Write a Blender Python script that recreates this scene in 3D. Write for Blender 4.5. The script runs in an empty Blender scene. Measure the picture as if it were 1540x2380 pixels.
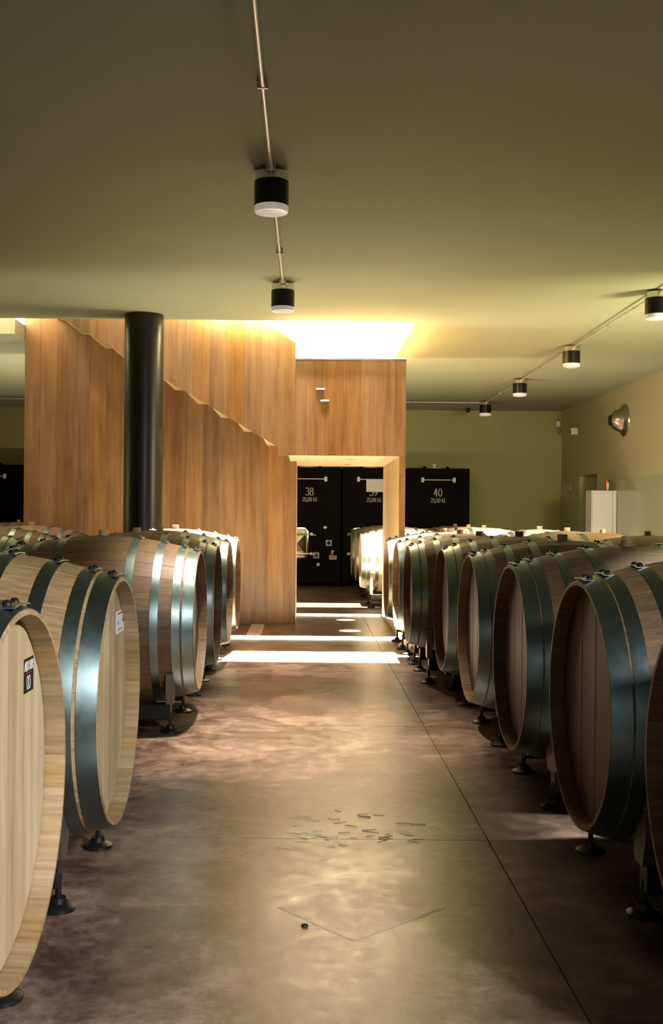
import bpy, bmesh, math, random
from mathutils import Vector, Matrix
PI = math.pi
R = math.radians
random.seed(7)
S = bpy.context.scene
COL = S.collection

# ------------------------------------------------------------------ camera
cd = bpy.data.cameras.new('camera')
cam = bpy.data.objects.new('camera', cd); COL.objects.link(cam)
cd.sensor_fit = 'VERTICAL'; cd.sensor_height = 24.0
cd.lens = 2500.0 / 2380.0 * 24.0
cd.shift_x = 58.0 / 2380.0
cd.shift_y = 10.0 / 2380.0
cd.clip_start = 0.05; cd.clip_end = 200
cam.location = (0, 0, 1.4)
cam.rotation_euler = (R(90), R(-0.5), 0)
S.camera = cam

# ------------------------------------------------------------------ world, exposure
w = bpy.data.worlds.new('world'); S.world = w; w.use_nodes = True
w.node_tree.nodes['Background'].inputs[0].default_value = (0.5, 0.6, 0.5, 1)
w.node_tree.nodes['Background'].inputs[1].default_value = 0.0
S.view_settings.view_transform = 'Standard'
S.view_settings.look = 'None'
S.view_settings.gamma = 1.0
S.view_settings.use_curve_mapping = False
S.view_settings.exposure = -0.22
S.cycles.diffuse_bounces = 1

# ------------------------------------------------------------------ lamps
def area(name, loc, target, sx, sy, energy, color, spread=180):
    l = bpy.data.lights.new(name, 'AREA'); l.shape = 'RECTANGLE'
    l.size = sx; l.size_y = sy; l.energy = energy; l.color = color; l.spread = R(spread)
    o = bpy.data.objects.new(name, l); COL.objects.link(o)
    o.location = loc
    d = Vector(target) - Vector(loc)
    o.rotation_euler = d.to_track_quat('-Z', 'Y').to_euler()
    return o
WARM = (1.0, 0.85, 0.58)
# lamps of the upper floor, shining down the stairwell
area('stairwell_lamp', (0.47, 13.87, 6.32), (0.47, 13.87, 0), 0.30, 0.08, 21000, WARM)
area('stairwell_front_line', (-0.9, 12.46, 7.9), (-0.9, 12.46, 0), 3.6, 0.06, 1200, WARM, 30)
area('stairwell_back_line', (-0.9, 15.28, 7.9), (-0.9, 15.28, 0), 3.6, 0.06, 1200, WARM, 30)
area('stairwell_wash', (-1.2, 14.2, 5.6), (0.8, 14.4, 3.6), 1.6, 0.6, 2400, WARM)
area('stairwell_left_fill', (-4.6, 12.9, 6.4), (-4.2, 12.95, 0), 0.6, 0.3, 260, (1.0, 0.84, 0.66))  # unseen fill added to brighten the left end of the opening
# unseen key light added at the right for the left barrel heads
COOL = (0.95, 0.98, 1.0)
area('aisle_key', (2.4, -0.2, 2.85), (-0.95, 3.2, 0.55), 0.30, 0.30, 78, COOL, 80)
area('barrel_row_fill', (2.3, 4.7, 3.4), (2.2, 4.75, 0.0), 0.2, 0.2, 48, (0.95, 1.0, 0.92), 44)  # unseen light added over the right row to brighten barrel tops
# daylight from a glazed entrance behind
area('entrance_daylight', (-2.4, -3.7, 1.6), (-1.6, 5, 1.0), 1.4, 1.8, 14, (0.86, 0.94, 1.0))
# unseen warm fill added to brighten the right wall
area('right_wall_fill', (4.7, 9.5, 2.2), (5.3, 15.0, 2.0), 0.8, 0.8, 300, (1.0, 0.85, 0.55))

# ------------------------------------------------------------------ materials
def mat(name):
    m = bpy.data.materials.new(name); m.use_nodes = True
    nt = m.node_tree
    return m, nt, nt.nodes['Principled BSDF']
def flat(name, col, rough=0.5, metal=0.0, spec=0.5, emit=None, estr=0.0):
    m, nt, b = mat(name)
    b.inputs['Base Color'].default_value = (*col, 1)
    b.inputs['Roughness'].default_value = rough
    b.inputs['Metallic'].default_value = metal
    b.inputs['Specular IOR Level'].default_value = spec
    if emit:
        b.inputs['Emission Color'].default_value = (*emit, 1)
        b.inputs['Emission Strength'].default_value = estr
    return m
def N(nt, t, **kw):
    n = nt.nodes.new(t)
    for k, v in kw.items(): setattr(n, k, v)
    return n
def ramp(nt, stops):
    r = N(nt, 'ShaderNodeValToRGB')
    e = r.color_ramp.elements
    while len(e) < len(stops): e.new(0.5)
    for i, (p, c) in enumerate(stops):
        e[i].position = p; e[i].color = (*c, 1)
    return r
def math_n(nt, op, a, b=None):
    n = N(nt, 'ShaderNodeMath', operation=op)
    for i, v in enumerate((a, b)):
        if v is None: continue
        if isinstance(v, (int, float)): n.inputs[i].default_value = v
        else: nt.links.new(v, n.inputs[i])
    return n.outputs[0]
def wood(name, dark, mid, light, grain, across, along, rough=0.45, vary=0.35, bump=0.15, knots=0.0):
    """oak with grain along one local axis; each board differs through Object Info random"""
    m, nt, b = mat(name)
    L = nt.links.new
    tc = N(nt, 'ShaderNodeTexCoord'); oi = N(nt, 'ShaderNodeObjectInfo')
    off = math_n(nt, 'MULTIPLY', oi.outputs['Random'], 37.0)
    add = N(nt, 'ShaderNodeVectorMath', operation='ADD')
    L(tc.outputs['Object'], add.inputs[0]); 
    cx = N(nt, 'ShaderNodeCombineXYZ')
    for i in range(3): L(off, cx.inputs[i])
    L(cx.outputs[0], add.inputs[1])
    mp = N(nt, 'ShaderNodeMapping')
    sc = [across] * 3; sc['XYZ'.index(grain)] = along
    mp.inputs['Scale'].default_value = sc
    L(add.outputs[0], mp.inputs[0])
    n1 = N(nt, 'ShaderNodeTexNoise'); n1.inputs['Scale'].default_value = 1.0
    n1.inputs['Detail'].default_value = 6; n1.inputs['Roughness'].default_value = 0.62
    n1.inputs['Distortion'].default_value = 0.12
    L(mp.outputs[0], n1.inputs['Vector'])
    n2 = N(nt, 'ShaderNodeTexNoise'); n2.inputs['Scale'].default_value = 2.2; n2.inputs['Detail'].default_value = 3
    L(add.outputs[0], n2.inputs['Vector'])
    r = ramp(nt, [(0.30, dark), (0.52, mid), (0.72, light)])
    mixf = math_n(nt, 'ADD', math_n(nt, 'MULTIPLY', n1.outputs['Fac'], 0.75), math_n(nt, 'MULTIPLY', n2.outputs['Fac'], 0.25))
    L(mixf, r.inputs[0])
    hsv = N(nt, 'ShaderNodeHueSaturation')
    v = math_n(nt, 'ADD', math_n(nt, 'MULTIPLY', oi.outputs['Random'], vary), 1.0 - vary / 2)
    L(v, hsv.inputs['Value'])
    sat = math_n(nt, 'ADD', math_n(nt, 'MULTIPLY', math_n(nt, 'FRACT', math_n(nt, 'MULTIPLY', oi.outputs['Random'], 13.7)), 0.2), 0.9)
    L(sat, hsv.inputs['Saturation'])
    L(r.outputs[0], hsv.inputs['Color'])
    L(hsv.outputs[0], b.inputs['Base Color'])
    b.inputs['Roughness'].default_value = rough
    bp = N(nt, 'ShaderNodeBump'); bp.inputs['Strength'].default_value = bump; bp.inputs['Distance'].default_value = 0.004
    L(n1.outputs['Fac'], bp.inputs['Height']); L(bp.outputs[0], b.inputs['Normal'])
    return m

M = {}
M['stave'] = wood('barrel_oak', (0.23, 0.135, 0.06), (0.40, 0.265, 0.13), (0.52, 0.37, 0.205), 'X', 55, 2.2, 0.55, 0.28)
M['head'] = wood('head_oak', (0.40, 0.27, 0.14), (0.56, 0.405, 0.235), (0.66, 0.51, 0.33), 'Z', 22, 1.6, 0.42, 0.28, 0.08)
M['shaded_head'] = wood('shaded_head_oak', (0.030, 0.011, 0.005), (0.060, 0.024, 0.010), (0.105, 0.046, 0.020), 'Z', 22, 1.6, 0.5, 0.28, 0.08)  # red-brown head oak with the shade on these heads darkened into it
M['shaded_stave'] = wood('shaded_barrel_oak', (0.12, 0.066, 0.027), (0.205, 0.125, 0.056), (0.29, 0.19, 0.095), 'X', 55, 2.2, 0.55, 0.28)  # copy of the barrel oak with the right row's shade in its colour
M['dark_stave'] = wood('dark_barrel_oak', (0.080, 0.040, 0.016), (0.14, 0.080, 0.034), (0.20, 0.125, 0.060), 'X', 55, 2.2, 0.55, 0.28)  # left-row copy, darkened to offset the lamp light falling on it
M['panel'] = wood('panel_oak', (0.165, 0.075, 0.027), (0.285, 0.147, 0.060), (0.37, 0.21, 0.096), 'Z', 15, 1.1, 0.42, 0.34, 0.06)
M['maple'] = wood('pale_oak', (0.50, 0.33, 0.15), (0.62, 0.44, 0.22), (0.70, 0.52, 0.30), 'Z', 14, 1.0, 0.5, 0.15, 0.05)
M['hoop'] = flat('galvanised_hoop', (0.205, 0.27, 0.262), 0.34, 1.0)
nt = M['hoop'].node_tree; b = nt.nodes['Principled BSDF']
tc = N(nt, 'ShaderNodeTexCoord'); no = N(nt, 'ShaderNodeTexNoise'); no.inputs['Scale'].default_value = 24; no.inputs['Detail'].default_value = 5
nt.links.new(tc.outputs['Object'], no.inputs['Vector'])
mr = N(nt, 'ShaderNodeMapRange'); mr.inputs[3].default_value = 0.28; mr.inputs[4].default_value = 0.44
nt.links.new(no.outputs['Fac'], mr.inputs[0]); nt.links.new(mr.outputs[0], b.inputs['Roughness'])
M['rivet'] = flat('dark_rivet', (0.03, 0.03, 0.028), 0.4, 0.7)
M['clasp'] = flat('clasp_steel', (0.40, 0.42, 0.42), 0.32, 1.0)
M['bung'] = wood('bung_wood', (0.42, 0.28, 0.15), (0.58, 0.42, 0.25), (0.68, 0.52, 0.34), 'Z', 30, 12, 0.6, 0.3)
M['black_steel'] = flat('black_steel', (0.012, 0.012, 0.012), 0.45, 0.3)
M['galv'] = flat('galvanised_steel', (0.45, 0.44, 0.40), 0.45, 0.85)
M['saddle'] = flat('saddle_steel', (0.20, 0.19, 0.17), 0.5, 0.8)
M['chrome'] = flat('polished_steel', (0.75, 0.73, 0.68), 0.14, 1.0)
M['pipe'] = flat('zinc_pipe', (0.74, 0.70, 0.66), 0.4, 0.45)
M['brushed'] = flat('brushed_steel', (0.42, 0.38, 0.33), 0.28, 1.0)
M['black'] = flat('tank_black', (0.002, 0.0015, 0.0015), 0.6, 0.0, 0.03)
M['lampblack'] = flat('lamp_black', (0.006, 0.005, 0.005), 0.35, 0.0, 0.3)
M['lens'] = flat('frosted_lens', (0.80, 0.76, 0.70), 0.25, 0.0, 0.5, (1.0, 0.86, 0.76), 0.30)
M['white'] = flat('white_enamel', (0.88, 0.88, 0.87), 0.35)
M['paint_white'] = flat('white_lettering', (0.85, 0.83, 0.76), 0.5, 0, 0.3, None)
M['paper'] = flat('paper', (0.85, 0.84, 0.80), 0.7)
M['ink'] = flat('black_ink', (0.008, 0.007, 0.007), 0.5, 0, 0.3)
M['red_ink'] = flat('red_ink', (0.45, 0.08, 0.07), 0.6)
M['shaft'] = flat('stairwell_plaster', (0.80, 0.74, 0.62), 0.8)
M['column'] = flat('black_column', (0.010, 0.007, 0.006), 0.33, 0.0, 0.5)
M['copper'] = flat('copper', (0.55, 0.20, 0.09), 0.35, 0.8)
M['brown_door'] = flat('brown_door', (0.06, 0.025, 0.015), 0.4)
M['straw'] = flat('straw', (0.85, 0.70, 0.46), 0.5)
M['pebble'] = flat('dark_pebble', (0.01, 0.009, 0.008), 0.6)

def plaster(name, col, rough, var=0.06, spec=0.3):
    m, nt, b = mat(name); L = nt.links.new
    g = N(nt, 'ShaderNodeNewGeometry')
    n = N(nt, 'ShaderNodeTexNoise'); n.inputs['Scale'].default_value = 1.4; n.inputs['Detail'].default_value = 4
    L(g.outputs['Position'], n.inputs['Vector'])
    hs = N(nt, 'ShaderNodeHueSaturation'); hs.inputs['Color'].default_value = (*col, 1)
    L(math_n(nt, 'ADD', math_n(nt, 'MULTIPLY', n.outputs['Fac'], var * 2), 1 - var), hs.inputs['Value'])
    L(hs.outputs[0], b.inputs['Base Color'])
    b.inputs['Roughness'].default_value = rough; b.inputs['Specular IOR Level'].default_value = spec
    n3 = N(nt, 'ShaderNodeTexNoise'); n3.inputs['Scale'].default_value = 160
    L(g.outputs['Position'], n3.inputs['Vector'])
    bp = N(nt, 'ShaderNodeBump'); bp.inputs['Strength'].default_value = 0.08; bp.inputs['Distance'].default_value = 0.002
    L(n3.outputs['Fac'], bp.inputs['Height']); L(bp.outputs[0], b.inputs['Normal'])
    return m
M['ceiling'] = plaster('ceiling_olive', (0.385, 0.42, 0.28), 0.85)
M['wall'] = plaster('wall_olive', (0.36, 0.36, 0.16), 0.7)
M['side_wall'] = plaster('side_wall_olive', (0.49, 0.46, 0.27), 0.7)
M['gloss'] = plaster('gloss_green_paint', (0.48, 0.51, 0.33), 0.16, 0.04, 0.6)

def floor_mat():
    m, nt, b = mat('polished_concrete'); L = nt.links.new
    g = N(nt, 'ShaderNodeNewGeometry'); oi = N(nt, 'ShaderNodeObjectInfo')
    def noise(sx, sy, sc, det, ro=0.6, dist=0.0):
        mp = N(nt, 'ShaderNodeMapping'); mp.inputs['Scale'].default_value = (sx, sy, 1)
        L(g.outputs['Position'], mp.inputs[0])
        n = N(nt, 'ShaderNodeTexNoise'); n.inputs['Scale'].default_value = sc; n.inputs['Detail'].default_value = det
        n.inputs['Roughness'].default_value = ro; n.inputs['Distortion'].default_value = dist
        L(mp.outputs[0], n.inputs['Vector']); return n.outputs['Fac']
    a = noise(1, 1, 2.1, 7, 0.62, 0.6); c = noise(1.0, 1.0, 11, 8, 0.72, 0.2); d = noise(1, 1, 60, 3)
    f = math_n(nt, 'ADD', math_n(nt, 'MULTIPLY', a, 0.5), math_n(nt, 'ADD', math_n(nt, 'MULTIPLY', c, 0.4), math_n(nt, 'MULTIPLY', d, 0.1)))
    r = ramp(nt, [(0.41, (0.070, 0.040, 0.028)), (0.48, (0.140, 0.086, 0.063)), (0.53, (0.225, 0.146, 0.110)), (0.60, (0.37, 0.255, 0.195))])
    L(f, r.inputs[0])
    hs = N(nt, 'ShaderNodeHueSaturation'); L(r.outputs[0], hs.inputs['Color'])
    L(math_n(nt, 'ADD', math_n(nt, 'MULTIPLY', oi.outputs['Random'], 0.12), 0.94), hs.inputs['Value'])
    L(hs.outputs[0], b.inputs['Base Color'])
    mr = N(nt, 'ShaderNodeMapRange'); mr.inputs[1].default_value = 0.3; mr.inputs[2].default_value = 0.7
    mr.inputs[3].default_value = 0.25; mr.inputs[4].default_value = 0.40
    L(math_n(nt, 'ADD', math_n(nt, 'MULTIPLY', a, 0.4), math_n(nt, 'MULTIPLY', c, 0.6)), mr.inputs[0]); L(mr.outputs[0], b.inputs['Roughness'])
    b.inputs['Specular IOR Level'].default_value = 0.8
    return m
M['glow'] = flat('floor_light_glow', (0.9, 0.85, 0.7), 0.4, 0, 0.5, (1.0, 0.86, 0.60), 75)
M['floor'] = floor_mat()
M['joint'] = flat('joint_filler', (0.035, 0.022, 0.014), 0.8)
M['pale_mark'] = flat('pale_floor_mark', (0.46, 0.35, 0.26), 0.32)

# ------------------------------------------------------------------ helpers
def mesh_from(name, verts, faces, m, smooth=None):
    me = bpy.data.meshes.new(name)
    me.from_pydata([tuple(v) for v in verts], [], faces)
    if m: me.materials.append(m)
    if smooth is not None:
        for i, p in enumerate(me.polygons):
            p.use_smooth = smooth if isinstance(smooth, bool) else smooth[i]
    me.update()
    return me
def bm_mesh(name, bm, m, smooth=False):
    bmesh.ops.recalc_face_normals(bm, faces=bm.faces)
    me = bpy.data.meshes.new(name); bm.to_mesh(me); bm.free()
    if m: me.materials.append(m)
    if smooth:
        for p in me.polygons: p.use_smooth = True
        me.set_sharp_from_angle(angle=R(35))
    return me
def link(name, me, parent=None, loc=(0, 0, 0), rot=(0, 0, 0), scale=None):
    o = bpy.data.objects.new(name, me); COL.objects.link(o)
    o.location = loc; o.rotation_euler = rot
    if scale: o.scale = scale
    if parent: o.parent = parent
    return o
def empty(name, loc, rotz=0):
    o = bpy.data.objects.new(name, None); COL.objects.link(o)
    o.location = loc; o.rotation_euler = (0, 0, rotz); o.empty_display_size = 0.1
    return o
def tag(o, label=None, cat=None, group=None, kind=None):
    if label: o['label'] = label
    if cat: o['category'] = cat
    if group: o['group'] = group
    if kind: o['kind'] = kind
    return o
def box(bm, x0, x1, y0, y1, z0, z1, bev=0.0):
    vs = [bm.verts.new(p) for p in ((x0, y0, z0), (x1, y0, z0), (x1, y1, z0), (x0, y1, z0), (x0, y0, z1), (x1, y0, z1), (x1, y1, z1), (x0, y1, z1))]
    fs = [bm.faces.new([vs[i] for i in f]) for f in ((0, 3, 2, 1), (4, 5, 6, 7), (0, 1, 5, 4), (1, 2, 6, 5), (2, 3, 7, 6), (3, 0, 4, 7))]
    if bev:
        es = list({e for f in fs for e in f.edges})
        bmesh.ops.bevel(bm, geom=es, offset=bev, segments=1, affect='EDGES', profile=0.5)
def boxmesh(name, dims, m, bev=0.0):
    bm = bmesh.new(); box(bm, *dims, bev); return bm_mesh(name, bm, m)
def lathe(bm, prof, seg=24, axis='Z', center=(0, 0, 0), caps=True):
    """profile [(r, h)] turned about an axis"""
    c = Vector(center); rings = []
    for r_, h in prof:
        ring = []
        for i in range(seg):
            a = 2 * PI * i / seg
            p = {'Z': (r_ * math.cos(a), r_ * math.sin(a), h), 'X': (h, r_ * math.cos(a), r_ * math.sin(a)), 'Y': (r_ * math.cos(a), h, r_ * math.sin(a))}[axis]
            ring.append(bm.verts.new(c + Vector(p)))
        rings.append(ring)
    for A, B in zip(rings, rings[1:]):
        for i in range(seg):
            j = (i + 1) % seg
            bm.faces.new((A[i], A[j], B[j], B[i]))
    if caps:
        bm.faces.new(rings[0][::-1]); bm.faces.new(rings[-1])
def lathemesh(name, prof, m, seg=24, axis='Z', center=(0, 0, 0), caps=True):
    bm = bmesh.new(); lathe(bm, prof, seg, axis, center, caps); return bm_mesh(name, bm, m, True)
def prism(bm, pts, axis, a0, a1):
    """closed polygon pts extruded along an axis; pts are the two other coordinates in order"""
    def P(p, a):
        return {'Y': (p[0], a, p[1]), 'X': (a, p[0], p[1]), 'Z': (p[0], p[1], a)}[axis]
    A = [bm.verts.new(P(p, a0)) for p in pts]; B = [bm.verts.new(P(p, a1)) for p in pts]
    n = len(pts)
    bm.faces.new(A[::-1]); bm.faces.new(B)
    for i in range(n):
        j = (i + 1) % n
        bm.faces.new((A[i], A[j], B[j], B[i]))
def clip(poly, a, b, c):
    """keep a*x + b*z <= c"""
    out = []
    for i in range(len(poly)):
        p, q = poly[i], poly[(i + 1) % len(poly)]
        fp, fq = a * p[0] + b * p[1] - c, a * q[0] + b * q[1] - c
        if fp <= 1e-9: out.append(p)
        if (fp < -1e-9 and fq > 1e-9) or (fp > 1e-9 and fq < -1e-9):
            t = fp / (fp - fq); out.append((p[0] + t * (q[0] - p[0]), p[1] + t * (q[1] - p[1])))
    return out

# ------------------------------------------------------------------ lettering (stroke glyphs, thick stems and thin horizontals)
def arc(cx, cy, rx, ry, a0, a1, n=14):
    return [(cx + rx * math.cos(R(a0 + (a1 - a0) * i / n)), cy + ry * math.sin(R(a0 + (a1 - a0) * i / n))) for i in range(n + 1)]
GLYPH = {
    '0': (0.56, [arc(0.27, 0.5, 0.20, 0.48, 90, 450, 24)]),
    '2': (0.54, [arc(0.25, 0.74, 0.19, 0.24, 165, -40, 12) + [(0.05, 0.03)], [(0.04, 0.03), (0.46, 0.03), (0.49, 0.14)]]),
    '3': (0.52, [arc(0.22, 0.76, 0.17, 0.22, 155, -80, 12), arc(0.21, 0.28, 0.22, 0.27, 85, -150, 14)]),
    '4': (0.56, [[(0.36, 0.0), (0.36, 0.98), (0.03, 0.30), (0.52, 0.30)]]),
    '5': (0.52, [[(0.46, 0.97), (0.13, 0.97), (0.09, 0.56)], arc(0.22, 0.31, 0.22, 0.30, 120, -150, 14)]),
    '8': (0.56, [arc(0.26, 0.75, 0.17, 0.22, -90, 270, 20), arc(0.26, 0.27, 0.21, 0.26, 90, 450, 22)]),
    '9': (0.54, [arc(0.25, 0.67, 0.20, 0.30, 0, 360, 22), arc(0.05, 0.62, 0.40, 0.60, 5, -75, 10)]),
    ',': (0.20, [[(0.09, 0.07), (0.10, 0.0), (0.03, -0.18)]]),
    ' ': (0.30, []),
    'h': (0.60, [[(0.10, 0.0), (0.10, 1.04)], arc(0.28, 0.36, 0.17, 0.24, 165, 0, 8) + [(0.45, 0.0)], [(0.02, 0.01), (0.20, 0.01)], [(0.36, 0.01), (0.54, 0.01)], [(0.02, 1.0), (0.10, 1.04)]]),
    'l': (0.26, [[(0.11, 0.0), (0.11, 1.04)], [(0.02, 0.01), (0.21, 0.01)], [(0.02, 1.0), (0.11, 1.04)]]),
    'A': (0.72, [[(0.04, 0.0), (0.35, 1.0), (0.66, 0.0)], [(0.16, 0.34), (0.55, 0.34)]]),
    'D': (0.70, [[(0.10, 0.0), (0.10, 1.0), (0.28, 1.0)] + arc(0.28, 0.5, 0.34, 0.5, 90, -90, 12) + [(0.10, 0.0)]]),
    'O': (0.78, [arc(0.38, 0.5, 0.32, 0.5, 90, 450, 24)]),
    'U': (0.70, [[(0.09, 1.0), (0.09, 0.33)] + arc(0.34, 0.32, 0.25, 0.32, 180, 360, 12) + [(0.59, 1.0)]]),
    'R': (0.68, [[(0.10, 0.0), (0.10, 1.0), (0.30, 1.0)] + arc(0.30, 0.74, 0.25, 0.26, 90, -90, 10) + [(0.10, 0.48)], [(0.30, 0.48), (0.62, 0.0)]]),
}
def text_mesh(name, s, height, m, thick=0.10, thin=0.045, serif=True):
    """flat lettering in the local XZ plane, centred on x, facing -Y, 1 mm proud"""
    bm = bmesh.new()
    total = sum(GLYPH[c][0] for c in s)
    x = -total / 2
    for c in s:
        wd, strokes = GLYPH[c]
        for st in strokes:
            pts = [Vector((p[0] + x, p[1])) for p in st]
            for p, q in zip(pts, pts[1:]):
                d = q - p
                if d.length < 1e-6: continue
                d.normalize()
                wv = (thin + (thick - thin) * abs(d.y)) if serif else thick
                nrm = Vector((-d.y, d.x)) * wv / 2
                e = d * wv * 0.18
                quad = [p + nrm - e, p - nrm - e, q - nrm + e, q + nrm + e]
                prism(bm, [(v.x * height, v.y * height) for v in quad], 'Y', -0.001, 0.0)
        x += wd
    return bm_mesh(name, bm, m)

# ================================================================== SETTING
CZ = 3.65                       # ceiling
XL, XR, YB, YF = -8.0, 5.34, 22.6, -4.0
HX0, HX1, HY0, HY1 = -3.665, 1.23, 12.38, 15.36
HXL, HYL = -5.6, 13.45   # stairwell opening in the ceiling
# floor: cast slabs with cut joints
fl = link('floor', boxmesh('floor', (XL, XR, YF, YB, -0.20, -0.012), M['joint']))
tag(fl, kind='structure', label='polished brown concrete floor with cut joints down the cellar aisle')
xs = [XL, -6.7, -4.2, -1.7, 0.80, 3.3, XR]
ys = [YF, -0.37, 2.15, 4.67, 7.19, 9.71, 12.23, 14.75, 17.27, 19.79, YB]
gj = 0.0022
for i in range(len(xs) - 1):
    for j in range(len(ys) - 1):
        cx, cy = (xs[i] + xs[i + 1]) / 2, (ys[j] + ys[j + 1]) / 2
        hx, hy = (xs[i + 1] - xs[i]) / 2 - gj, (ys[j + 1] - ys[j]) / 2 - gj
        link('slab', boxmesh('slab', (-hx, hx, -hy, hy, -0.012, 0.0), M['floor']), fl, (cx, cy, 0))
# two pale strips meeting in a V on the near floor
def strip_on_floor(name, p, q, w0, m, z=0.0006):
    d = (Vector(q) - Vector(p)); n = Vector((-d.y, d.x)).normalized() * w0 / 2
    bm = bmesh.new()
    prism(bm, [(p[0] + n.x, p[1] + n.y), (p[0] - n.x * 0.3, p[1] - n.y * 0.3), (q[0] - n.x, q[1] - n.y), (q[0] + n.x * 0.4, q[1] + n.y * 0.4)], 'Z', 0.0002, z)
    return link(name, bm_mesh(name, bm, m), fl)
strip_on_floor('floor_mark', (-0.09, 3.85), (0.17, 3.55), 0.014, M['pale_mark'])
strip_on_floor('floor_mark', (0.17, 3.55), (0.50, 3.86), 0.022, M['pale_mark'])

# ceiling with the stairwell opening
bm = bmesh.new()
for d in ((XL, XR, YF, HY0), (XL, XR, HY1, YB), (XL, HXL, HY0, HYL), (XL, HX0, HYL, HY1), (HX1, XR, HY0, HY1)):
    box(bm, *d, CZ, CZ + 0.25)
tag(link('ceiling', bm_mesh('ceiling', bm, M['ceiling'])), kind='structure', label='flat olive green ceiling cut by the stairwell opening')
# stairwell walls above the ceiling
bm = bmesh.new()
T = 8.2
Z0 = CZ + 0.25
box(bm, HXL - 0.12, HXL, HY0, HYL, Z0, T); box(bm, HXL - 0.12, HX0, HYL, HYL + 0.12, Z0, T)
box(bm, HX0 - 0.12, HX0, HYL + 0.12, HY1, Z0, T); box(bm, HX1, HX1 + 0.12, HY0, HY1, Z0, T)
box(bm, HXL - 0.12, HX1 + 0.12, HY0 - 0.12, HY0, Z0, T); box(bm, HX0 - 0.12, HX1 + 0.12, HY1, HY1 + 0.12, Z0, T)
box(bm, HXL - 0.12, HX1 + 0.12, HY0 - 0.12, HY1 + 0.12, T, T + 0.1)
tag(link('wall_stairwell', bm_mesh('wall_stairwell', bm, M['shaft'])), kind='structure', label='pale plaster walls of the lit stairwell above the ceiling')
# walls
tag(link('wall_back', boxmesh('wall_back', (XL, XR + 0.4, YB, YB + 0.2, 0, CZ), M['wall'])), kind='structure', label='olive green end wall behind the black tanks')
tag(link('wall_left', boxmesh('wall_left', (XL - 0.2, XL, YF, YB, 0, CZ), M['wall'])), kind='structure', label='olive side wall left of the cellar')
tag(link('wall_front', boxmesh('wall_front', (XL, XR, YF - 0.2, YF, 0, CZ), M['wall'])), kind='structure', label='olive wall behind the entrance')
bm = bmesh.new()
DY0, DY1, DZ = 19.8, 21.05, 2.23
box(bm, XR, XR + 0.4, YF, DY0, 0, CZ); box(bm, XR, XR + 0.4, DY1, YB, 0, CZ); box(bm, XR, XR + 0.4, DY0, DY1, DZ, CZ)
wr = tag(link('wall_right', bm_mesh('wall_right', bm, M['side_wall'])), kind='structure', label='yellowish olive side wall with glossy painted lower half')
for a0, a1 in ((YF, DY0), (DY1, YB)):
    link('dado', boxmesh('dado', (XR - 0.006, XR, a0, a1, 0, 2.08), M['gloss']), wr)
dr = link('door_1', boxmesh('door_1', (XR + 0.34, XR + 0.39, DY0 + 0.02, DY1 - 0.02, 0.01, DZ - 0.02), M['brown_door'], 0.004))
tag(dr, kind='structure', label='dark brown door set back in the right wall recess')
link('door_handle', boxmesh('door_handle', (XR + 0.28, XR + 0.34, DY0 + 0.12, DY0 + 0.25, 1.02, 1.05), M['chrome'], 0.005), dr)
# black round column
CXc, CYc = -1.845, 12.12
tag(link('column', lathemesh('column', [(0.217, 0.0), (0.217, CZ - 0.002)], M['column'], 48, 'Z'), None, (CXc, CYc, 0)), label='black round steel column in front of the timber staircase', cat='column', kind='thing')

# ================================================================== STAIRCASE
st = empty('staircase', (0, 12.54, 0))
tag(st, 'oak-boarded staircase block with a bright doorway passage through its right end', 'staircase')
st0 = st.location
def part(name, me, parent=st):
    o = link(name, me, parent); o.matrix_parent_inverse = Matrix.Translation(-st0) if parent is st else Matrix()
    return o
FYp, BYp, LYp = 12.54, 15.2, 13.92      # front face, back face, recessed lower wall
PX0, PX1, PZ = -0.19, 1.077, 2.11       # doorway passage
SL = 0.588
def diag(x): return 2.11 - SL * (x + 0.176)     # lower edge of the stair string
def topd(x): return 3.42 - 0.66 * (x + 0.14)    # upper edge of the balustrade
def plank(poly, y0, y1, m=None, name='plank', shrink=0.0001):
    if len(poly) < 3: return
    x0, x1 = min(p[0] for p in poly), max(p[0] for p in poly)
    cx = (x0 + x1) / 2
    k = ((x1 - x0) / 2 - shrink) / ((x1 - x0) / 2)
    bm = bmesh.new(); prism(bm, [(cx + (p[0] - cx) * k, p[1]) for p in poly], 'Y', y0, y1)
    es = [e for e in bm.edges if abs(e.verts[0].co.y - y0) < 1e-6 and abs(e.verts[1].co.y - y0) < 1e-6 and abs(e.verts[0].co.x - e.verts[1].co.x) < 1e-6]
    bmesh.ops.bevel(bm, geom=es, offset=0.0025, segments=1, affect='EDGES', profile=0.5)
    part(name, bm_mesh(name, bm, m or M['panel']))
# front string and balustrade, boards 0.2 wide, cut along the flight
edges = [1.148]
e = 1.02
edges.append(e)
while e > -3.52 + 0.2:
    e -= 0.202 if e > -0.1 else 0.2
    if abs(e + 0.14) < 0.1: e = -0.14
    edges.append(e)
edges.append(-3.52)
edges = sorted(set(round(v, 4) for v in edges))
rnd = random.Random(3)
for a, b_ in zip(edges, edges[1:]):
    if b_ - a < 0.03: continue
    zt = 3.23 if a >= -0.145 else 5.2
    poly = [(a, 0.0), (b_, 0.0), (b_, zt), (a, zt)]
    if a < -0.145: poly = clip(poly, 0.66, 1.0, 3.42 - 0.66 * 0.14)        # under the balustrade top
    if b_ <= -0.17:
        poly = clip(poly, -SL, -1.0, -(2.11 - SL * 0.176))
    else:
        zb = 0.0 if a > PX1 - 0.02 and False else PZ
        poly = clip(poly, 0, -1, -zb)
        if a < -0.176: pass
    plank(poly, FYp, FYp + 0.045)
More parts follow.
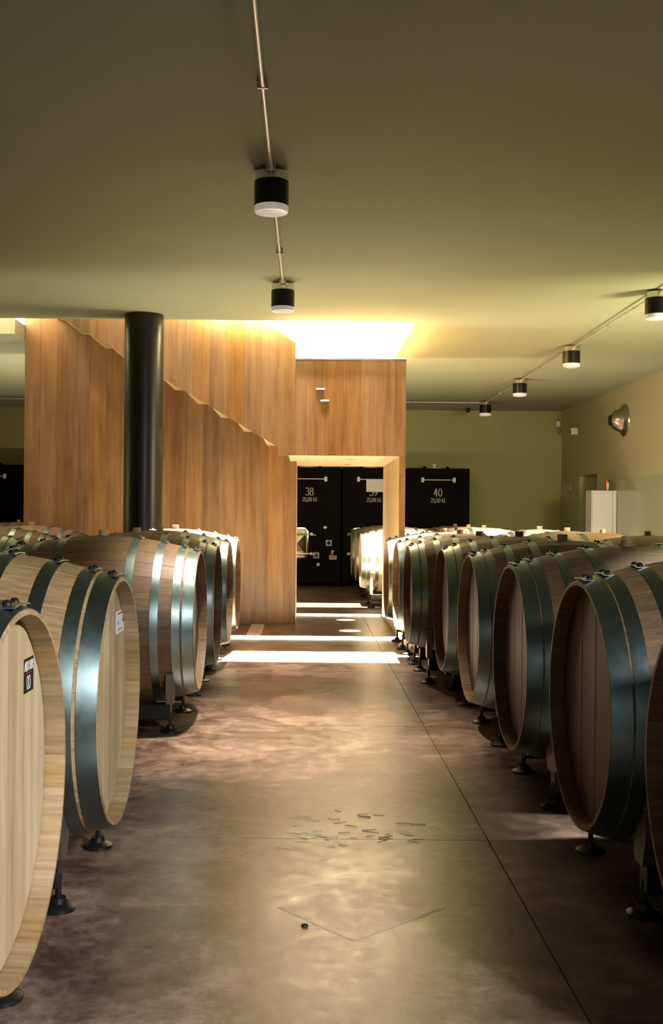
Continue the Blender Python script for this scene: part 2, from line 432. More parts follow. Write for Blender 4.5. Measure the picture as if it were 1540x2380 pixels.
# narrow finger-jointed post strip at the right end of the front, down to the floor
for k, (z0, z1) in enumerate(((0.0, 0.62), (0.62, 1.25), (1.25, 1.9), (1.9, PZ))):
    plank([(PX1, z0 + 0.001), (1.148, z0 + 0.001), (1.148, z1), (PX1, z1)], FYp, FYp + 0.045)
# top rail on the landing balustrade (bright metal edge)
part('cap_rail', boxmesh('cap_rail', (-0.142, 1.15, FYp - 0.004, FYp + 0.05, 3.23, 3.246), M['chrome'], 0.002))
# recessed lower wall
x = -3.66; 
while x < -0.134 - 1e-6:
    wdt = 0.205 + 0.012 * rnd.random()
    x2 = min(x + wdt, -0.134)
    if -0.134 - x2 < 0.08: x2 = -0.134
    plank([(x, 0.0), (x2, 0.0), (x2, min(5.0, diag(x2) + 0.3)), (x, min(5.0, diag(x) + 0.12))], LYp, LYp + 0.04)
    x = x2
# stepped soffit: one block per step
xk = -0.517
k = 0
while xk > -3.45:
    zk = diag(xk)
    bm = bmesh.new(); box(bm, xk, xk + 0.2995, FYp + 0.046, LYp - 0.001, zk, zk + 0.22, 0.002)
    part('step', bm_mesh('step', bm, M['maple'])); xk -= 0.30
# doorway passage: ceiling boards, right side boards, left side boards
n = 6
for i in range(n):
    a = -0.217 + (1.148 + 0.217) * i / n; b_ = -0.217 + (1.148 + 0.217) * (i + 1) / n
    bm = bmesh.new(); box(bm, a + 0.0001, b_ - 0.0001, FYp + 0.046, BYp - 0.046, PZ, PZ + 0.18, 0.002)
    part('ceiling_board', bm_mesh('ceiling_board', bm, M['maple']))
n = 14
for i in range(n):
    a = FYp + 0.046 + (BYp - FYp - 0.092) * i / n; b_ = FYp + 0.046 + (BYp - FYp - 0.092) * (i + 1) / n
    bm = bmesh.new(); box(bm, PX1, 1.148, a + 0.0001, b_ - 0.0001, 0, PZ - 0.001, 0.002)
    part('side_board', bm_mesh('side_board', bm, M['maple']))
    bm = bmesh.new(); box(bm, 1.10, 1.148, a + 0.0001, b_ - 0.0001, PZ + 0.181, 3.23, 0.002)
    part('side_board', bm_mesh('side_board', bm, M['panel']))
n = 6
for i in range(n):
    a = LYp + 0.041 + (BYp - LYp - 0.087) * i / n; b_ = LYp + 0.041 + (BYp - LYp - 0.087) * (i + 1) / n
    bm = bmesh.new(); box(bm, -0.18, -0.134, a + 0.0001, b_ - 0.0001, 0, PZ - 0.001, 0.002)
    part('side_board', bm_mesh('side_board', bm, M['maple']))
    bm = bmesh.new(); box(bm, -3.66, -3.615, a + 0.0001, b_ - 0.0001, 0, 4.4, 0.002)
    part('side_board', bm_mesh('side_board', bm, M['panel']))
# rear wall
x = -3.66
while x < 1.148 - 1e-6:
    x2 = min(x + 0.235, 1.148)
    if x < -0.134 < x2: x2 = -0.134
    if x2 <= -0.13: plank([(x, 0), (x2, 0), (x2, 4.4), (x, 4.4)], BYp - 0.045, BYp)
    else: plank([(x, PZ), (x2, PZ), (x2, 3.23), (x, 3.23)], BYp - 0.045, BYp)
    x = x2
plank([(PX1, 0.0), (1.148, 0.0), (1.148, PZ - 0.001), (PX1, PZ - 0.001)], BYp - 0.045, BYp)
# two short white strips on the front boards
for (sx, sz) in ((0.148, 2.885), (0.20, 2.75)):
    part('white_strip', boxmesh('white_strip', (sx - 0.05, sx + 0.05, FYp - 0.003, FYp + 0.002, sz - 0.008, sz + 0.008), M['white'], 0.002))

# light lines let into the floor along both faces of the block
for yy, lb in ((12.40, 'glowing light line in the floor along the front of the staircase block'), (15.30, 'glowing light line in the floor at the far end of the passage')):
    fo = link('floor_light', boxmesh('floor_light', (-1.75 if yy < 13 else -6.0, 1.15 if yy < 13 else 1.07, yy - 0.11, yy + 0.11, 0.0, 0.004), M['galv']))  # back line lengthened past the block to brighten the left ceiling
    tag(fo, lb, 'floor light', 'floor light lines')
    d_ = fo.data
    link('light_diffuser', boxmesh('light_diffuser', (-1.73 if yy < 13 else -5.98, 1.14 if yy < 13 else 1.06, yy - 0.10, yy + 0.10, 0.004, 0.007), M['glow']), fo)

# downlights recessed in the passage ceiling
for k, yy in enumerate((13.2, 14.58)):
    dl = link('downlight', lathemesh('downlight', [(0.045, -0.004), (0.05, -0.002), (0.05, 0.0), (0.03, 0.0)], M['chrome'], 20), None, (0.545, yy, PZ - 0.0005))
    tag(dl, ['small recessed downlight in the passage ceiling nearer the front', 'small recessed downlight in the passage ceiling nearer the tanks'][k], 'downlight', 'passage downlights')
    l = bpy.data.lights.new('downlight_lamp', 'SPOT'); l.energy = 9000; l.spot_size = R(8.0); l.spot_blend = 0.7; l.shadow_soft_size = 0.01; l.color = (1, 0.86, 0.62)
    lo = bpy.data.objects.new('downlight_lamp', l); COL.objects.link(lo); lo.location = (0.545, yy, PZ - 0.02)

# ================================================================== CEILING LAMPS AND CONDUITS
LPZ = 3.625
lm_body = lathemesh('lamp_body', [(0.112, -0.215), (0.112, -0.055)], M['lampblack'], 40)
lm_band = lathemesh('lamp_band', [(0.110, -0.055), (0.110, 0.0)], M['chrome'], 40)
lm_lens = lathemesh('lamp_lens', [(0.095, -0.258), (0.107, -0.254), (0.111, -0.245), (0.111, -0.215)], M['lens'], 40)
lm_ring = lathemesh('lens_ring', [(0.066, -0.262), (0.072, -0.262), (0.072, -0.2575), (0.066, -0.2575)], M['lens'], 32, 'Z', (0, 0, 0), False)
lm_stem = lathemesh('lamp_stem', [(0.016, 0.0), (0.016, CZ - LPZ)], M['chrome'], 12)
def lamp(x, y, label, lit=0, cone=60):
    t = empty('ceiling_lamp', (x, y, LPZ)); tag(t, label, 'lamp', 'cylindrical ceiling lamps')
    link('lamp_body', lm_body, t); link('lamp_band', lm_band, t); g = link('lamp_lens', lm_lens, t); link('lens_ring', lm_ring, g)
    link('lamp_stem', lm_stem, t)
    if lit:
        l = bpy.data.lights.new('lamp_bulb', 'SPOT'); l.energy = lit; l.spot_size = R(cone); l.spot_blend = 1.0; l.shadow_soft_size = 0.08; l.color = (1, 0.86, 0.68)
        lo = bpy.data.objects.new('lamp_bulb', l); COL.objects.link(lo); lo.location = (x, y, LPZ - 0.27)
LCX, LRX = -0.246, 3.42
lamp(LCX, 6.99, 'black cylindrical lamp, largest one, hanging on the middle conduit over the aisle', 1500)
lamp(LCX, 10.36, 'black cylindrical lamp just before the bright stairwell opening', 900)
RY = [10.57, 13.97, 17.35, 20.70]
for yy, lb in zip(RY, ('black cylindrical lamp cut by the right frame edge on the right conduit',
                       'second cylindrical lamp along the right conduit, counted from the near end',
                       'third cylindrical lamp along the right conduit, counted from the near end',
                       'farthest cylindrical lamp, at the right conduit end by the green wall')):
    lamp(LRX, yy, lb, 2200 if 12 < yy < 18 else 0, 90)
def tube(bm, p, q, r_, seg=10):
    p, q = Vector(p), Vector(q); d = (q - p).normalized()
    a = d.orthogonal().normalized(); b_ = d.cross(a)
    A = [bm.verts.new(p + r_ * (math.cos(2 * PI * i / seg) * a + math.sin(2 * PI * i / seg) * b_)) for i in range(seg)]
    B = [bm.verts.new(q + r_ * (math.cos(2 * PI * i / seg) * a + math.sin(2 * PI * i / seg) * b_)) for i in range(seg)]
    for i in range(seg): bm.faces.new((A[i], A[(i + 1) % seg], B[(i + 1) % seg], B[i]))
    bm.faces.new(A[::-1]); bm.faces.new(B)
PZc = CZ - 0.035
def conduit(label, runs, clips, ax):
    bm = bmesh.new()
    for p, q in runs: tube(bm, p, q, 0.0115)
    o = tag(link('conduit', bm_mesh('conduit', bm, M['pipe'], True)), label, 'conduit')
    for c in clips:
        cm = bmesh.new(); 
        if ax == 'Y': box(cm, -0.030, 0.030, -0.009, 0.009, -0.015, 0.034, 0.003)
        else: box(cm, -0.009, 0.009, -0.030, 0.030, -0.015, 0.034, 0.003)
        link('clip', bm_mesh('clip', cm, M['chrome']), o, c)
    return o
conduit('slim steel conduit along the ceiling over the middle aisle', [((LCX, -2, PZc), (LCX, 6.88, PZc)), ((LCX, 7.10, PZc), (LCX, 10.25, PZc))],
        [(LCX, y, PZc) for y in (4.2, 5.54, 6.84, 9.05, 10.2)], 'Y')
conduit('slim steel conduit along the ceiling above the right barrels', [((LRX, -2, PZc), (LRX, 10.46, PZc)), ((LRX, 10.68, PZc), (LRX, 13.86, PZc)), ((LRX, 14.08, PZc), (LRX, 17.24, PZc)), ((LRX, 17.46, PZc), (LRX, 20.59, PZc))],
        [(LRX, y, PZc) for y in (12.3, 15.7, 19.1)], 'Y')
conduit('thin steel conduit running across the ceiling near the green end wall', [((-7.0, 20.7, PZc), (3.31, 20.7, PZc))], [(x_, 20.7, PZc) for x_ in (-5.0, -2.0, 2.0)], 'X')
tag(link('cable_gland', lathemesh('cable_gland', [(0.012, -0.02), (0.05, -0.02), (0.05, 0.05), (0.02, 0.07)], M['lampblack'], 16, 'Y'), None, (3.22, 21.6, CZ - 0.09)), 'small black box at the ceiling beyond the farthest right lamp', 'junction box')

# ================================================================== RIGHT WALL FITTINGS
dome = link('wall_dome', lathemesh('wall_dome', [(0.275, 0.0), (0.272, -0.025), (0.235, -0.05), (0.20, -0.075), (0.185, -0.12), (0.165, -0.165), (0.13, -0.205), (0.09, -0.235), (0.085, -0.24)], M['brushed'], 48, 'X'), None, (XR - 0.0005, 18.1, 3.06))
tag(dome, 'dark steel dome with a wide rim high on the right wall', 'wall lamp')
link('end_cap', lathemesh('end_cap', [(0.09, -0.238), (0.088, -0.262), (0.06, -0.27)], M['lampblack'], 32, 'X'), dome)
cb = empty('cabinet', (4.9, 18.5, 0)); tag(cb, 'tall narrow white cabinet standing against the glossy right wall', 'cabinet')
link('cabinet_body', boxmesh('cabinet_body', (0.0, 0.43, 0.022, 0.40, 0.0, 1.89), M['white'], 0.004), cb)
cdoor = link('cabinet_door', boxmesh('cabinet_door', (0.015, 0.36, 0.0, 0.02, 0.06, 1.87), M['white'], 0.003), cb)
link('door_handle', boxmesh('door_handle', (0.32, 0.335, -0.02, 0.0, 0.95, 1.10), M['chrome'], 0.003), cdoor)
link('side_strip', boxmesh('side_strip', (0.365, 0.428, 0.004, 0.02, 0.0, 1.89), M['white'], 0.003), cb)
cn = link('canister', lathemesh('canister', [(0.040, 0.0), (0.042, 0.01), (0.042, 0.15), (0.030, 0.175), (0.030, 0.19)], M['copper'], 20), None, (5.22, 18.7, 1.89))
tag(cn, 'small copper-coloured canister standing on top of the white cabinet', 'canister')
link('canister_label', boxmesh('canister_label', (-0.016, 0.016, -0.0445, -0.041, 0.03, 0.14), M['paper']), cn)
def sensor(name, loc, dims, label, cat, m):
    o = link(name, boxmesh(name, dims, m, 0.008), None, loc); tag(o, label, cat); return o
s1 = sensor('motion_sensor', (5.26, YB, 3.39), (-0.04, 0.04, -0.055, 0.0, -0.065, 0.055), 'white motion sensor on the green end wall beside the corner', 'sensor', M['white'])
link('sensor_lens', boxmesh('sensor_lens', (-0.028, 0.028, -0.062, -0.055, -0.045, 0.0), M['paper'], 0.003), s1)
s2 = sensor('motion_sensor', (XR, 21.3, 3.13), (-0.13, 0.0, -0.05, 0.05, -0.065, 0.065), 'small white sensor box on the right wall near the corner', 'sensor', M['white'])
link('sensor_lens', boxmesh('sensor_lens', (-0.135, -0.13, -0.035, 0.035, -0.045, 0.01), M['ink'], 0.002), s2)
sw = sensor('wall_switch', (XR - 0.006, 21.75, 2.0), (-0.018, 0.0, -0.09, 0.09, -0.11, 0.11), 'pale switch box on the right wall between corner and door recess', 'switch', M['galv'])
link('switch_rocker', boxmesh('switch_rocker', (-0.026, -0.018, -0.03, 0.03, -0.04, 0.04), M['white'], 0.003), sw)

# ================================================================== TANKS
TY = 21.55
def tank(cx, number, label, full=True):
    t = empty('wine_tank', (cx, TY, 0)); tag(t, label, 'tank', 'black wine tanks')
    link('tank_body', boxmesh('tank_body', (-0.63, 0.63, 0.0, 0.98, 0.06, 2.385), M['black'], 0.012), t)
    bm = bmesh.new()
    for sx in (-0.55, 0.55):
        for sy in (0.08, 0.9): box(bm, sx - 0.05, sx + 0.05, sy - 0.05, sy + 0.05, 0, 0.06)
    link('tank_feet', bm_mesh('tank_feet', bm, M['black']), t)
    # fittings on the lid
    link('lid_cap', lathemesh('lid_cap', [(0.13, 2.385), (0.12, 2.40), (0.05, 2.41), (0.025, 2.42), (0.025, 2.45), (0.06, 2.455), (0.06, 2.465)], M['white'], 24, 'Z', (-0.06, 0.14, 0)), t)
    for sx in (-0.26, 0.2): link('lid_knob', lathemesh('lid_knob', [(0.035, 2.385), (0.035, 2.415), (0.02, 2.425)], M['black'], 14, 'Z', (sx, 0.12, 0)), t)
    # level gauge
    bar = link('gauge_bar', boxmesh('gauge_bar', (-0.30, 0.31, -0.03, -0.02, 2.142, 2.158), M['paint_white'], 0.003), t)
    for sx in (-0.31, 0.32):
        bm = bmesh.new(); box(bm, sx - 0.03, sx + 0.03, -0.045, 0.001, 2.10, 2.20, 0.012)
        link('gauge_bracket', bm_mesh('gauge_bracket', bm, M['paint_white']), bar)
    if number:
        link('number_lettering', text_mesh('number_lettering', number, 0.158, M['paint_white']), t, (0, -0.0005, 1.82))
        link('volume_lettering', text_mesh('volume_lettering', '25,00 hl', 0.082, M['paint_white'], 0.12, 0.06), t, (0.0, -0.0005, 1.70))
    if not full: return t
    # man door: rounded steel frame, dished door, two clamp bars, latches
    def rrect(x0, x1, z0, z1, r_, n=6):
        out = []
        for (cx_, cz_, a0) in ((x1 - r_, z1 - r_, 0), (x0 + r_, z1 - r_, 90), (x0 + r_, z0 + r_, 180), (x1 - r_, z0 + r_, 270)):
            out += [(cx_ + r_ * math.cos(R(a0 + 90 * i / n)), cz_ + r_ * math.sin(R(a0 + 90 * i / n))) for i in range(n + 1)]
        return out
    bm = bmesh.new()
    loops = []
    for (ins, yy) in ((0.0, 0.0), (0.004, -0.03), (0.03, -0.035), (0.04, -0.015)):
        loops.append([bm.verts.new((p[0], yy, p[1])) for p in rrect(-0.46 + ins, -0.012 - ins, 0.56 + ins, 1.18 - ins, 0.12 - ins)])
    for A, B in zip(loops, loops[1:]):
        for i in range(len(A)): bm.faces.new((A[i], A[(i + 1) % len(A)], B[(i + 1) % len(A)], B[i]))
    md = link('man_door', bm_mesh('man_door', bm, M['chrome'], True), t)
    bm = bmesh.new()
    pts = rrect(-0.42, -0.052, 0.60, 1.14, 0.085, 2)
    ring = [bm.verts.new((p[0], -0.012, p[1])) for p in pts]
    cpt = bm.verts.new((-0.236, -0.09, 0.87))
    for i in range(len(ring)): bm.faces.new((ring[i], ring[(i + 1) % len(ring)], cpt))
    link('door_plate', bm_mesh('door_plate', bm, M['chrome']), md)
    for zz in (1.045, 0.655):
        link('clamp_bar', boxmesh('clamp_bar', (-0.50, 0.05, -0.075, -0.05, zz - 0.013, zz + 0.013), M['chrome'], 0.004), md)
        bm = bmesh.new(); lathe(bm, [(0.03, -0.09), (0.035, -0.06), (0.02, -0.05), (0.02, -0.02)], 12, 'Y', (0.04, 0, zz)); box(bm, 0.06, 0.13, -0.075, -0.06, zz - 0.03, zz - 0.006, 0.004)
        link('clamp_knob', bm_mesh('clamp_knob', bm, M['galv'], True), md)
        link('hinge', boxmesh('hinge', (-0.53, -0.46, -0.06, 0.0, zz - 0.03, zz + 0.03), M['chrome'], 0.006), md)
    # valves on square flanges
    for (vx, vz) in ((0.39, 0.87), (0.14, 0.62)):
        fp = link('valve_flange', boxmesh('valve_flange', (vx - 0.06, vx + 0.06, -0.012, 0.0, vz - 0.06, vz + 0.06), M['white'], 0.003), t)
        bm = bmesh.new(); lathe(bm, [(0.036, -0.013), (0.036, -0.05), (0.022, -0.055), (0.022, -0.09)], 16, 'Y', (vx, 0, vz))
        box(bm, vx - 0.008, vx + 0.008, -0.075, -0.06, vz + 0.02, vz + 0.085)
        link('valve', bm_mesh('valve', bm, M['ink'], True), fp)
    bm = bmesh.new(); lathe(bm, [(0.02, 0.0), (0.02, -0.05), (0.032, -0.05), (0.032, -0.075)], 14, 'Y', (0.465, 0, 0.70)); lathe(bm, [(0.022, -0.09), (0.03, 0.0)], 14, 'Z', (0.455, -0.06, 0.70))
    link('sample_tap', bm_mesh('sample_tap', bm, M['galv'], True), t)
    bm = bmesh.new(); lathe(bm, [(0.02, 0.0), (0.02, -0.05), (0.034, -0.05), (0.034, -0.07)], 14, 'Y', (0.18, 0, 0.44))
    link('drain_tap', bm_mesh('drain_tap', bm, M['galv'], True), t)
    bm = bmesh.new(); prism(bm, [(0.27, 1.18), (0.315, 1.145), (0.36, 1.18), (0.315, 1.215)], 'Y', -0.006, 0.0)
    link('diamond_plate', bm_mesh('diamond_plate', bm, M['paint_white']), t)
    pl = link('name_plate', boxmesh('name_plate', (0.40, 0.55, -0.006, 0.0, 0.54, 0.625), M['paper'], 0.002), t)
    link('plate_field', boxmesh('plate_field', (0.415, 0.535, -0.0072, -0.006, 0.556, 0.61), flat('plate_pink', (0.66, 0.46, 0.36), 0.5)), pl)
    return t
TC = [0.06, 1.345, 2.63]
tank(TC[0], '38', 'black wine tank numbered 38 seen through the doorway')
tank(TC[1], '39', 'black wine tank numbered 39, its number partly behind a white sheet')
tank(TC[2], '40', 'black wine tank numbered 40 to the right of the doorway')
tank(TC[0] - 1.285 * 4, None, 'black wine tank seen left of the staircase, nearer to it')
tank(TC[0] - 1.285 * 5, None, 'black wine tank at the left frame edge beyond the barrels', False)
sh = link('paper_sheet', boxmesh('paper_sheet', (1.19, 1.60, TY - 0.036, TY - 0.033, 1.90, 2.142), M['paper']))
tag(sh, 'white paper sheet hung on the gauge of tank 39', 'sheet')
bm = bmesh.new()
for zz in (2.02, 1.99): box(bm, 1.27, 1.27 + (0.10 if zz > 2 else 0.07), TY - 0.0365, TY - 0.036, zz, zz + 0.005)
link('printed_lines', bm_mesh('printed_lines', bm, M['straw']), sh)

# ================================================================== BARRELS
NS, NB = 30, 9
class Kind: pass
def barrel_kind(h, rh, rb, zc, stave_m='stave', head_m='head'):
    K = Kind(); K.h, K.rh, K.rb, K.zc = h, rh, rb, zc
    def r(x): 
        t = min(1.0, abs(x) / h); return rb - (rb - rh) * t ** 1.9
    K.r = r
    rec = 0.058
    # one stave, centred on +Z
    a = 2 * PI / NS
    ang = [(-a / 2, -0.0016), (-a / 2 + 0.02 * a, 0), (0, 0), (a / 2 - 0.02 * a, 0), (a / 2, -0.0016)]
    xs_ = [-h, -h * 0.86, -h * 0.68, -h * 0.46, -h * 0.22, 0, h * 0.22, h * 0.46, h * 0.68, h * 0.86, h]
    V, F, SM = [], [], []
    for x_ in xs_:
        for t, dr_ in ang:
            rr = r(x_) + dr_; V.append((x_, rr * math.sin(t), rr * math.cos(t)))
    na = len(ang)
    for i in range(len(xs_) - 1):
        for j in range(na - 1):
            F.append((i * na + j, (i + 1) * na + j, (i + 1) * na + j + 1, i * na + j + 1)); SM.append(True)
    # inner side: chamfered chime, croze, belly
    ins = [(-h, -0.013), (-h + rec, -0.032), (-h * 0.5, -0.032), (0, -0.032), (h * 0.5, -0.032), (h - rec, -0.032), (h, -0.013)]
    b0 = len(V)
    for x_, dr_ in ins:
        for t in (-a / 2, 0, a / 2):
            rr = r(x_) + dr_; V.append((x_, rr * math.sin(t), rr * math.cos(t)))
    for i in range(len(ins) - 1):
        for j in range(2):
            F.append((b0 + i * 3 + j, b0 + i * 3 + j + 1, b0 + (i + 1) * 3 + j + 1, b0 + (i + 1) * 3 + j)); SM.append(True)
    for (o_, i_, flip) in ((0, b0, False), ((len(xs_) - 1) * na, b0 + (len(ins) - 1) * 3, True)):   # end grain
        f1 = (o_, o_ + 1, o_ + 2, i_ + 1, i_); f2 = (o_ + 2, o_ + 3, o_ + 4, i_ + 2, i_ + 1)
        for f in (f1, f2): F.append(f if not flip else f[::-1]); SM.append(False)
    K.stave = mesh_from('stave', V, F, M[stave_m], SM)
    K.stave.set_sharp_from_angle(angle=R(18))
    # head boards (vertical), clipped to the circle, facing +X
    rin = r(h - rec) - 0.036
    K.boards = []
    bw = 2 * rin / NB
    for i in range(NB):
        y0, y1 = -rin + i * bw + 0.0006, -rin + (i + 1) * bw - 0.0006
        up = [(y, math.sqrt(max(0.0, rin * rin - y * y))) for y in [y0 + (y1 - y0) * k_ / 4 for k_ in range(5)]]
        poly = [(y, z) for y, z in up if True] + [(y, -z) for y, z in reversed(up)]
        cl = []
        for p in poly:
            if not cl or (Vector(p) - Vector(cl[-1])).length > 1e-4: cl.append(p)
        if (Vector(cl[0]) - Vector(cl[-1])).length < 1e-4: cl.pop()
        bm = bmesh.new(); prism(bm, cl, 'X', h - rec - 0.026 - (0.0012 if i % 2 else 0), h - rec - (0.0012 if i % 2 else 0))
        K.boards.append(bm_mesh('head_board', bm, M[head_m]))
    K.headx = h - rec; K.rin = rin
    # plain far head
    K.back = lathemesh('rear_head', [(rin, -h + rec), (rin, -h + rec + 0.026)], M[head_m], 40, 'X')
    # hoops: (from head edge, width)
    K.hoops, K.clasps, K.plates, K.rivets = [], [], [], []
    sc = h / 0.61
    for s_ in (1, -1):
        for (c_, w_) in ((0.036, 0.066), (0.104, 0.048), (0.228, 0.048), (0.388, 0.052)):
            xa, xb = h - c_ * sc - w_ / 2 * (1.05), h - c_ * sc + w_ / 2 * 1.05
            xa, xb = s_ * xa, s_ * xb
            xa, xb = min(xa, xb), max(xa, xb)
            e_ = 0.0025
            ra, rb2 = r(xa), r(xb)
            K.hoops.append(lathemesh('hoop', [(ra - 0.004, xa), (ra + e_, xa), ((ra + rb2) / 2 + e_ + 0.0006, (xa + xb) / 2), (rb2 + e_, xb), (rb2 - 0.004, xb)], M['hoop'], 64, 'X', (0, 0, 0), False))
            xc = (xa + xb) / 2; rc = (ra + rb2) / 2 + e_
            # clasp: overlapped end plate with two rivets
            bm = bmesh.new()
            span = 0.075 / rc
            tl = [(-span + 2 * span * i / 6) for i in range(7)]
            hw = w_ / 2 * 0.94
            for i in range(6):
                q = []
                for (t, rr) in ((tl[i], rc + 0.0008), (tl[i + 1], rc + 0.0008), (tl[i + 1], rc + 0.0045), (tl[i], rc + 0.0045)): q.append((rr * math.sin(t), rr * math.cos(t)))
                prism(bm, q, 'X', xc - hw, xc + hw)
            K.plates.append(bm_mesh('clasp_plate', bm, M['clasp']))
            bm = bmesh.new()
            lathe(bm, [(0.012, 0.0), (0.0125, 0.004), (0.009, 0.010), (0.004, 0.0125)], 10, 'Z', (0, 0, 0))
            K.rivets.append((xc, rc + 0.004, bm_mesh('rivet', bm, M['rivet'], True)))
    K.bung = lathemesh('bung', [(0.030, -0.02), (0.033, 0.004), (0.034, 0.034), (0.031, 0.038)], M['bung'], 18, 'Z', (0, 0, rb))
    # rack, origin on the floor under the barrel
    bx = h - 0.155
    K.bx = bx
    rbm = r(bx)
    fy = 0.36
    top = 0.185 if zc < 0.7 else 0.21
    K.beam = boxmesh('beam', (-bx - 0.005, bx + 0.005, -0.045, 0.045, top - 0.10, top), M['black_steel'], 0.005)
    K.rail = boxmesh('rail', (-0.025, 0.025, -fy + 0.045, fy - 0.045, 0.06, 0.09), M['black_steel'], 0.003)
    K.saddle = {}
    for s_ in (1, -1):
        pts = [((rbm + 0.001) * math.sin(R(t)) * s_, zc - (rbm + 0.001) * math.cos(R(t))) for t in range(34, 57, 4)]
        e2 = pts[-1]
        pts += [(e2[0] + 0.018 * s_, e2[1]), (e2[0] + 0.02 * s_, e2[1] - 0.09), (0.40 * s_, top), (0.32 * s_, top)]
        bm = bmesh.new(); prism(bm, pts, 'X', -0.022, 0.022); K.saddle[s_] = bm_mesh('saddle', bm, M['saddle'])
    bm = bmesh.new(); lathe(bm, [(0.062, 0.0), (0.062, 0.012), (0.045, 0.022), (0.030, 0.026), (0.026, 0.045)], 18)
    K.pad = bm_mesh('foot_pad', bm, M['black_steel'], True)
    K.screw = lathemesh('foot', [(0.011, 0.03), (0.011, top - 0.06)], M['black_steel'], 10)
    K.fy = fy
    return K
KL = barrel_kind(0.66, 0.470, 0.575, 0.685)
KA = barrel_kind(0.66, 0.470, 0.575, 0.685, 'dark_stave', 'shaded_head')
KR = barrel_kind(0.61, 0.470, 0.575, 0.685, 'shaded_stave', 'shaded_head')
KS = barrel_kind(0.63, 0.425, 0.520, 0.725, 'shaded_stave', 'shaded_head')
KB = barrel_kind(0.63, 0.425, 0.520, 0.725)

def barrel(K, xc, yc, facing, label, group, rack_label, near=True, rack=True, rz=0.0):
    """facing +1: detailed head looks to +X"""
    t = empty('barrel', (xc, yc, K.zc - K.rb), (0 if facing > 0 else PI) + rz)
    tag(t, label, 'barrel', group)
    up = (0, 0, K.rb)
    for i in range(NS): link('stave', K.stave, t, up, (2 * PI * i / NS, 0, 0))
    for bm_ in K.boards: link('head_board', bm_, t, up)
    link('rear_head', K.back, t, up)
    for i, hm in enumerate(K.hoops):
        ho = link('hoop', hm, t, up)
        link('clasp_plate', K.plates[i], ho)
        if near:
            xc_, rc_, rm = K.rivets[i]
            for s_ in (-1, 1):
                th = s_ * 0.036 / rc_
                link('rivet', rm, ho, (xc_, rc_ * math.sin(th), rc_ * math.cos(th)), (-th, 0, 0))
    link('bung', K.bung, t, up)
    if rack:
        k = empty('barrel_rack', (xc, yc, 0)); tag(k, rack_label, 'rack', 'steel barrel racks')
        for s_ in (1, -1):
            link('beam', K.beam, k, (0, s_ * K.fy, 0)); link('rail', K.rail, k, (s_ * 0.30, 0, 0))
            for q in (1, -1):
                link('saddle', K.saddle[q], k, (s_ * K.bx, 0, 0))
                f = link('foot', K.screw, k, (s_ * K.bx, q * K.fy, 0)); link('foot_pad', K.pad, f)
    return t
GL, GR = 'barrels along the left of the aisle', 'barrels along the right of the aisle'
XLh, XRh = -0.712, 1.05
ordn = ['nearest', 'second', 'third', 'fourth', 'fifth', 'sixth', 'seventh', 'eighth']
LEFT = [(2.74, 'pale oak barrel at the lower left corner with a black label on its head'),
        (4.17, 'second oak barrel on the left of the aisle, with a white label on its head'),
        (7.30, 'third oak barrel on the left of the aisle, first one beyond the gap'),
        (8.72, 'fourth oak barrel on the left of the aisle, third from the far end'),
        (10.08, 'fifth oak barrel on the left of the aisle, last but one before the staircase'),
        (11.28, 'farthest oak barrel on the left of the aisle, against the staircase boards')]
LB = []
for i, (y, lb) in enumerate(LEFT):
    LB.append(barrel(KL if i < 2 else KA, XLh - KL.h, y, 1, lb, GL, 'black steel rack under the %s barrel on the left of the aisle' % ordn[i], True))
RIGHT = [(KR, XRh, 2.85, 'oak barrel cut by the right frame edge, nearest on the right'),
         (KR, XRh, 4.16, 'big oak barrel in shade at lower right, first whole one on the right'),
         (KR, XRh, 5.56, 'second whole oak barrel on the right of the aisle, behind the big shaded one'),
         (KR, XRh, 6.98, 'third whole oak barrel on the right of the aisle, blond bung on its top'),
         (KR, XRh, 8.39, 'fourth whole oak barrel on the right of the aisle, just before the gap'),
         (KS, 0.89, 9.45, 'smaller oak barrel just beyond the gap on the right of the aisle'),
         (KS, 0.885, 10.62, 'smaller oak barrel, last but one on the right before the doorway'),
         (KS, 0.875, 11.76, 'smaller oak barrel overlapping the doorway edge, brightly lit on top')]
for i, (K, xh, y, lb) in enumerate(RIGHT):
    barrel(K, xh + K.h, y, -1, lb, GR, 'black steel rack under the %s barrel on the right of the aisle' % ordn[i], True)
# second row on the right
R2 = [(7.95, 'oak barrel of the second right row, nearest one in view'),
      (9.40, 'oak barrel of the second right row with a bung near the right frame edge'),
      (10.85, 'oak barrel of the second right row, in front of the white cabinet'),
      (12.30, 'oak barrel of the second right row, last but one, left of the white cabinet'),
      (13.75, 'oak barrel of the second right row, farthest one, glowing white on top')]
for i, (y, lb) in enumerate(R2):
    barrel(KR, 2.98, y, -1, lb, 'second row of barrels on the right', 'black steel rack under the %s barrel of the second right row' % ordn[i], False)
# beyond the staircase
B1 = [(16.9, 'brightly lit barrel seen through the doorway, nearest of three'), (18.55, 'brightly lit barrel seen through the doorway, second of three'), (20.2, 'brightly lit barrel seen through the doorway, farthest, beside the tanks')]
for i, (y, lb) in enumerate(B1):
    barrel(KB, 0.85 + KS.h, y, -1, lb, 'barrels beyond the doorway', 'black steel rack under the %s barrel beyond the doorway' % ordn[i], False)
B2 = [(16.9, 'glowing barrel in front of tank 40, nearest of three tops in view'), (18.55, 'glowing barrel in front of tank 40, middle of three tops'), (20.2, 'glowing barrel in front of tank 40, farthest of three tops')]
for i, (y, lb) in enumerate(B2):
    barrel(KB, 2.79, y, -1, lb, 'barrels in front of tank 40', 'black steel rack under the %s barrel in front of tank 40' % ordn[i], False)
